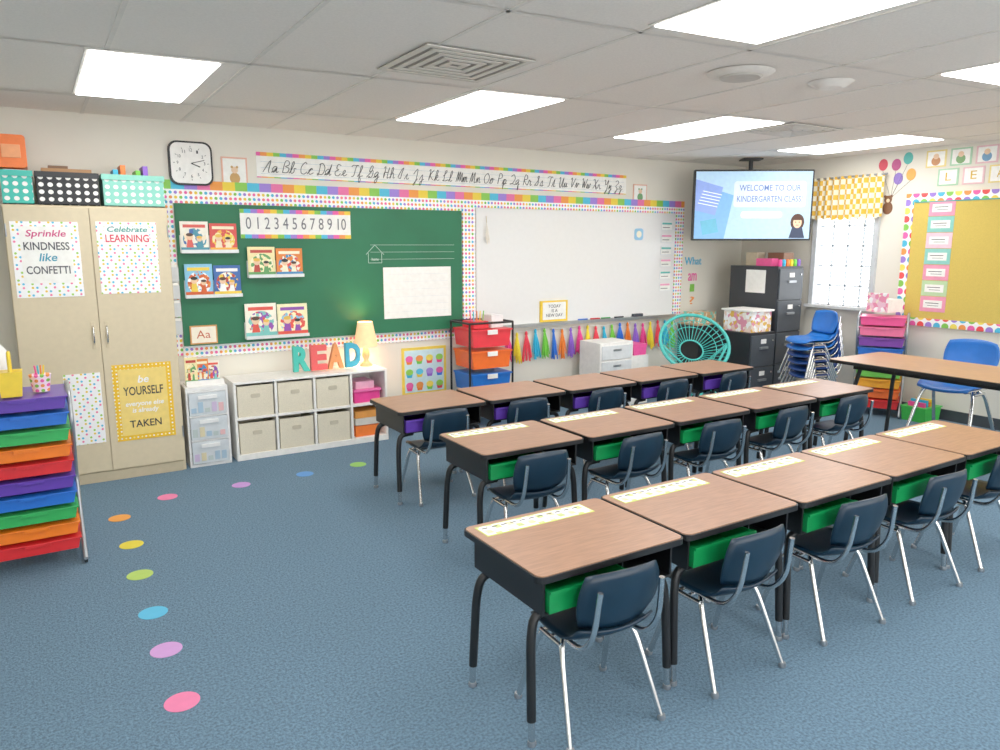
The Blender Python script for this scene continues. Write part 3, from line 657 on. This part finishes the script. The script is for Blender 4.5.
# teal saucer chair
b=MB(); teal=M('#45c4bc',.4)
C=Vector((5.62,5.27,.62)); R=.35
nrm=Vector((-.35,-.62,.62)).normalized(); a1=nrm.cross(Vector((0,0,1))).normalized(); a2=a1.cross(nrm).normalized()
def ring(r,off,n=36): return [C+nrm*off+(a1*math.cos(2*math.pi*i/n)+a2*math.sin(2*math.pi*i/n))*r for i in range(n)]
b.tube(ring(R,0),.017,teal,10,True); b.tube(ring(.12,-.13),.008,teal,8,True)
o_,i_=ring(R,0,36),ring(.12,-.13,36)
for k in range(36): b.tube([o_[k],i_[k]],.0038,teal,6)
for k in (.24,.30): b.tube(ring(k,-.13*(R-k)/(R-.12)*1.0),.004,teal,6,True)
fl=[(5.42,5.05),(5.84,5.0),(5.42,5.5),(5.84,5.48)]
up=ring(R,-.01,12)
for (fx_,fy) in fl:
    q=max(up,key=lambda p:(p-C).x*(fx_-C.x)*(-1)+(p-C).y*(fy-C.y)*.2-abs(p.z-.62)*.3)
    b.tube([(fx_,fy,.015),tuple(q)],.013,teal,10); b.lathe((fx_,fy,0),[(.016,0),(.018,.02)],DARK,10)
b.tube([(5.42,5.05,.015),(5.84,5.0,.015)],.012,teal); b.tube([(5.42,5.5,.015),(5.84,5.48,.015)],.012,teal)
b.build('saucer_chair')

# ------------------------------------------------------------ file cabinets corner
def filecab(x0,x1,y0,y1,h,n,name,hexc='#2b2f35'):
    b=MB(); m=M(hexc,.4); m2=M('#434950',.35)
    b.box(x0,x1,y0+.02,y1,.0,h,m); p=(h-.06)/n
    for i in range(n):
        a=.04+p*i; b.box(x0+.012,x1-.012,y0,y0+.0199,a+.006,a+p-.006,m2)
        cx=(x0+x1)/2; b.box(cx-.06,cx+.06,y0-.018,y0-.0002,a+p*.55,a+p*.62,STEEL); b.box(cx-.04,cx+.04,y0-.004,y0-.0002,a+p*.72,a+p*.86,WHITE); 
        b.disc((x1-.05,a+p*.8,y0-.006),.01,'y',.005,CHROME,10)
    return b.build(name,.004)
filecab(6.50,6.90,4.98,5.62,1.38,4,'file_cabinet')
filecab(6.06,6.44,4.93,5.43,.72,2,'file_cabinet','#1c1f24')
b=MB(); b.box(6.1,6.4,4.97,5.33,.722,.93,cover('craft_box_print',['#f2d7c9','#e8b84a','#f7f0e6','#e58fa8','#ffffff'],30)); b.box(6.08,6.42,4.95,5.35,.93,.95,WHITE); b.build('craft_box',.003)
b=MB()
b.box(6.52,6.62,5.1,5.3,1.382,1.46,M('#e8508f')); b.box(6.64,6.8,5.05,5.25,1.382,1.52,M('#7a5238')); b.box(6.6,6.72,5.35,5.5,1.382,1.52,M('#d9c9a9'))
for i in range(6): b.lathe((6.56+.06*i,5.03,1.381),[(.02,0),(.022,.05),(.016,.07)],M(cols[i]),10)
b.build('craft_supply_tray')
b=MB(); b.box(6.02,6.34,5.6,5.9,0,.74,M('#2c2f33')); b.box(6.01,6.35,5.59,5.9,.74,.76,M('#c9a27d')); b.box(6.04,6.32,5.63,5.85,.761,.88,cover('basket_weave',['#7fc9b8','#d0a878','#f2e3c8'],30)); b.build('low_bookcase',.003)
b=MB(); b.box(6.494,6.4995,5.15,5.4,1.1,1.34,PAPER); b.build('posted_notice')

# ------------------------------------------------------------ TV
o=bpy.data.objects.new('wall_television',None); COL.objects.link(o); o.location=(6.33,5.24,2.0); o.rotation_euler=(0,0,math.radians(-34))
b=MB(); w,h=.605,.355
b.rrect(-w,w,-h,h,.012,'y',-.03,.03,BLACK); b.box(-.3,.3,.03,.06,-.2,.2,DARK); b.build('bezel_body',.003,parent=o)
EM=.35
b=MB(); scr=M('#a9cdea',.25,emis=EM); b.box(-w+.018,w-.018,-.032,-.0302,-h+.018,h-.018,scr)
s2=M('#6fa9e0',.25,emis=EM); s3=M('#7f9be0',.25,emis=EM); s4=M('#e9f4fc',.25,emis=EM); s5=M('#cfdff4',.25,emis=EM)
b.add([(-w+.018,-.0325,-h+.018),(-.28,-.0325,-h+.018),(-.20,-.0325,.10),(-w+.018,-.0325,.22)],[(0,1,2,3)],s2)
b.add([(-w+.018,-.0328,-.05),(-.38,-.0328,-.10),(-.31,-.0328,.18),(-w+.018,-.0328,.26)],[(0,1,2,3)],s3)
b.add([(-.50,-.033,-.30),(-.34,-.033,-.27),(-.37,-.033,-.13),(-.53,-.033,-.16)],[(0,1,2,3)],M('#4fa8c8',.2,emis=EM))
for k in range(5): b.add([(-.56+.012*k,-.0334,.02+.03*k),(-.36+.01*k,-.0334,-.02+.03*k),(-.36+.01*k,-.0334,-.012+.03*k),(-.56+.012*k,-.0334,.028+.03*k)],[(0,1,2,3)],s4)
b.rrect(-.2,.53,-.02,.24,.03,'y',-.034,-.0326,s5); b.rrect(-.12,.30,-.13,-.06,.03,'y',-.034,-.0326,s4)
hair=M('#4a2a1c',.5,emis=.2); skin=M('#f0c3a0',.5,emis=.3)
b.disc((.46,-.17,-.035),.07,'y',.001,hair,24,.085); b.prism([(.38,-.33),(.54,-.33),(.51,-.22),(.41,-.22)],'y',-.0365,-.0352,M('#2e3a55',.5,emis=.2))
b.disc((.46,-.175,-.037),.043,'y',.001,skin,20,.055); b.prism([(.417,-.15),(.503,-.15),(.49,-.115),(.43,-.115)],'y',-.0385,-.0375,hair)
for d in (-.018,.018): b.disc((.46+d,-.17,-.0385),.006,'y',.001,INK,10)
b.rrect(.445,.475,-.203,-.197,.003,'y',-.0385,-.0375,M('#d04a5a'))
b.build('screen',parent=o)
for t,z,w_,h_,x in (('WELCOME TO OUR',.17,.62,.06,.165),('KINDERGARTEN CLASS!',.06,.66,.06,.165)):
    text(o,t,(x,-.0345,z),w_,h_,M('#5c7bb8',emis=.15),name='screen_lettering',ext=.0003,bold=.005)
b=MB(); b.tube([(0,.12,.0),(0,.12,H-2.0-.01)],.022,DARK,12); b.box(-.06,.06,.06,.14,-.08,.08,DARK); b.box(-.1,.1,.03,.2,H-2.0-.02,H-2.0-.005,DARK); b.build('ceiling_mount',parent=o)

# ------------------------------------------------------------ window right wall
b=MB(); fr2=M('#c9ced2',.4)
b.box(XW-.03,XW+.1,WY0-.02,WY0+.03,WZ0,WZ1,fr2); b.box(XW-.03,XW+.1,WY1-.03,WY1+.02,WZ0,WZ1,fr2); b.box(XW-.02,XW+.1,WY0+.03,WY1-.03,WZ1-.03,WZ1,fr2); b.box(XW-.07,XW+.1,WY0-.04,WY1+.04,WZ0-.03,WZ0,M('#dfe0de'))
for k in range(1,4): y=WY0+(WY1-WY0)*k/4; b.box(XW+.045,XW+.07,y-.006,y+.006,WZ0,WZ1-.03,gr)
for k in range(1,6): z=WZ0+(WZ1-WZ0)*k/6; b.box(XW+.045,XW+.07,WY0+.03,WY1-.03,z-.006,z+.006,gr)
sl=M('#dfe3e6',.5)
for k in range(29):
    z=WZ0+.03+.04*k
    b.add([(XW+.002,WY0+.035,z-.004),(XW+.002,WY1-.035,z-.004),(XW+.030,WY1-.035,z+.006),(XW+.030,WY0+.035,z+.006)],[(0,1,2,3)],sl)
for y in (WY0+.15,WY1-.15): b.tube([(XW+.0,y,WZ0+.02),(XW+.0,y,WZ1-.04)],.002,WHITE,5)
b.build('window_1')
chev=cells('valance_print','YZ',(.035,.05),['#e6b12a','#f7efd2'],None,step=1)
b=MB(); n=60; ys=[WY0-.06+(WY1-WY0+.10)*i/n for i in range(n+1)]
vs=[];fs=[]
for i,y in enumerate(ys):
    x=XW-.060+.018*math.sin(i*1.05); zb=1.86+.012*math.sin(i*.9)
    vs+=[(x,y,2.28),(x+.004*math.cos(i),y,zb)]
for i in range(n): fs.append((2*i,2*i+1,2*i+3,2*i+2))
b.add(vs,fs,chev,True); b.tube([(XW-.05,WY0-.08,2.27),(XW-.05,WY1+.05,2.27)],.01,STEEL); b.build('curtain_valance')

# ------------------------------------------------------------ right wall bulletin board
YB0,YB1,ZB0,ZB1=1.6,4.03,.85,2.07
bord=cells('bright_dot_border','YZ',.075,['#ef5da8','#f79646','#f7e05a','#7fc64a','#45b8de','#9a7ad6','#f04a4a'],'#fdfdfd',.42,3)
b=MB(); b.box(XW-.02,XW-.001,YB0,YB1,ZB0,ZB1,M('#d8bc58',.8,0,.05,120,.1))
b.box(XW-.026,XW-.0205,YB0,YB1,ZB1-.075,ZB1,bord); b.box(XW-.026,XW-.0205,YB0,YB1,ZB0,ZB0+.075,bord); b.box(XW-.026,XW-.0205,YB1-.075,YB1,ZB0+.075,ZB1-.075,bord); b.box(XW-.026,XW-.0205,YB0,YB0+.075,ZB0+.075,ZB1-.075,bord)
b.box(XW-.0262,XW-.0205,YB0+.075,YB1-.085,ZB1-.085,ZB1-.0752,M('#3aa6a0')); bbd=b.build('bulletin_board')
for i in range(7):
    z=1.93-.145*i; c=['#f29ab4','#8ad0c2','#f7cbd8','#8ad0c2','#f29ab4','#bcdca8','#f29ab4'][i]
    b=MB(); b.box(XW-.024,XW-.0205,3.58,3.81,z-.07,z+.07,M(c)); b.box(XW-.0253,XW-.0241,3.61,3.78,z-.035,z+.035,PAPER); b.box(XW-.026,XW-.0254,3.64,3.76,z+.006,z+.012,INK); b.box(XW-.026,XW-.0254,3.64,3.74,z-.016,z-.012,INK); b.build('notice_card_%d'%(i+1),parent=bbd)
for r,z in enumerate((2.37,2.20)):
    for i in range(6):
        y=3.80-.215*i-(.12 if r else 0)
        b=MB(); b.box(XW-.006,XW-.001,y-.09,y+.09,z-.075,z+.075,M(['#ecd88a','#a9d4b0','#ecc0c6'][(i+r)%3])); b.box(XW-.0075,XW-.0062,y-.075,y+.075,z-.062,z+.062,PAPER)
        o=b.build('word_card')
        if r: text(o,'LEADER'[i],(XW-.008,y,z),.05,.07,M('#d3ac1a'),'right')
        else:
            b=MB(); b.disc((y,z-.02,XW-.009),.04,'x',.001,M(['#c98a5a','#7aa66a','#6a9ac0'][i%3]),16); b.disc((y,z+.02,XW-.010),.025,'x',.001,M('#e9c7a4'),14); b.build('picture',parent=o)
b=MB()
for y,z,c in ((4.30,2.36,'#d9485a'),(4.17,2.35,'#b84a80'),(4.06,2.40,'#4fb0a8'),(4.14,2.22,'#8a6fc0'),(4.02,2.25,'#e9a84a')):
    b.disc((y,z,XW-.004),.045,'x',.003,M(c),20,.055); b.tube([(XW-.003,y,z-.055),(XW-.003,4.2,2.04)],.0015,INK,6)
br=M('#7a5136'); b.disc((4.22,1.95,XW-.005),.05,'x',.003,br,20,.06); b.disc((4.22,2.03,XW-.006),.038,'x',.003,br,18)
for d in (-.03,.03): b.disc((4.22+d,2.06,XW-.007),.014,'x',.003,br,12)
b.disc((4.22,2.02,XW-.007),.018,'x',.0015,M('#e6cfae'),12); b.build('balloon_bear_decal')

b=MB(); g=M('#3fbe4a',.4); b.prism([(6.74,.0),(6.96,.0),(6.985,.13),(6.715,.13)],'y',3.5,3.72,g); b.box(6.71,6.99,3.49,3.73,.13,.14,g)
for i in range(5): b.box(6.75+.04*i,6.775+.04*i,3.53,3.68,.14,.18+.02*(i%2),M(cols[i]))
b.build('green_basket')

# ------------------------------------------------------------ world + camera
w=bpy.data.worlds.new('World'); scene.world=w; w.use_nodes=True
bg=w.node_tree.nodes['Background']; bg.inputs[0].default_value=(.97,.985,1,1); bg.inputs[1].default_value=4.2
cam=bpy.data.cameras.new('camera'); co=bpy.data.objects.new('camera',cam); COL.objects.link(co)
cam.sensor_width=36; cam.lens=26.64; cam.clip_start=.05
co.location=(0,0,1.6); co.rotation_euler=(math.radians(90-9.97),0,math.radians(-32)); scene.camera=co
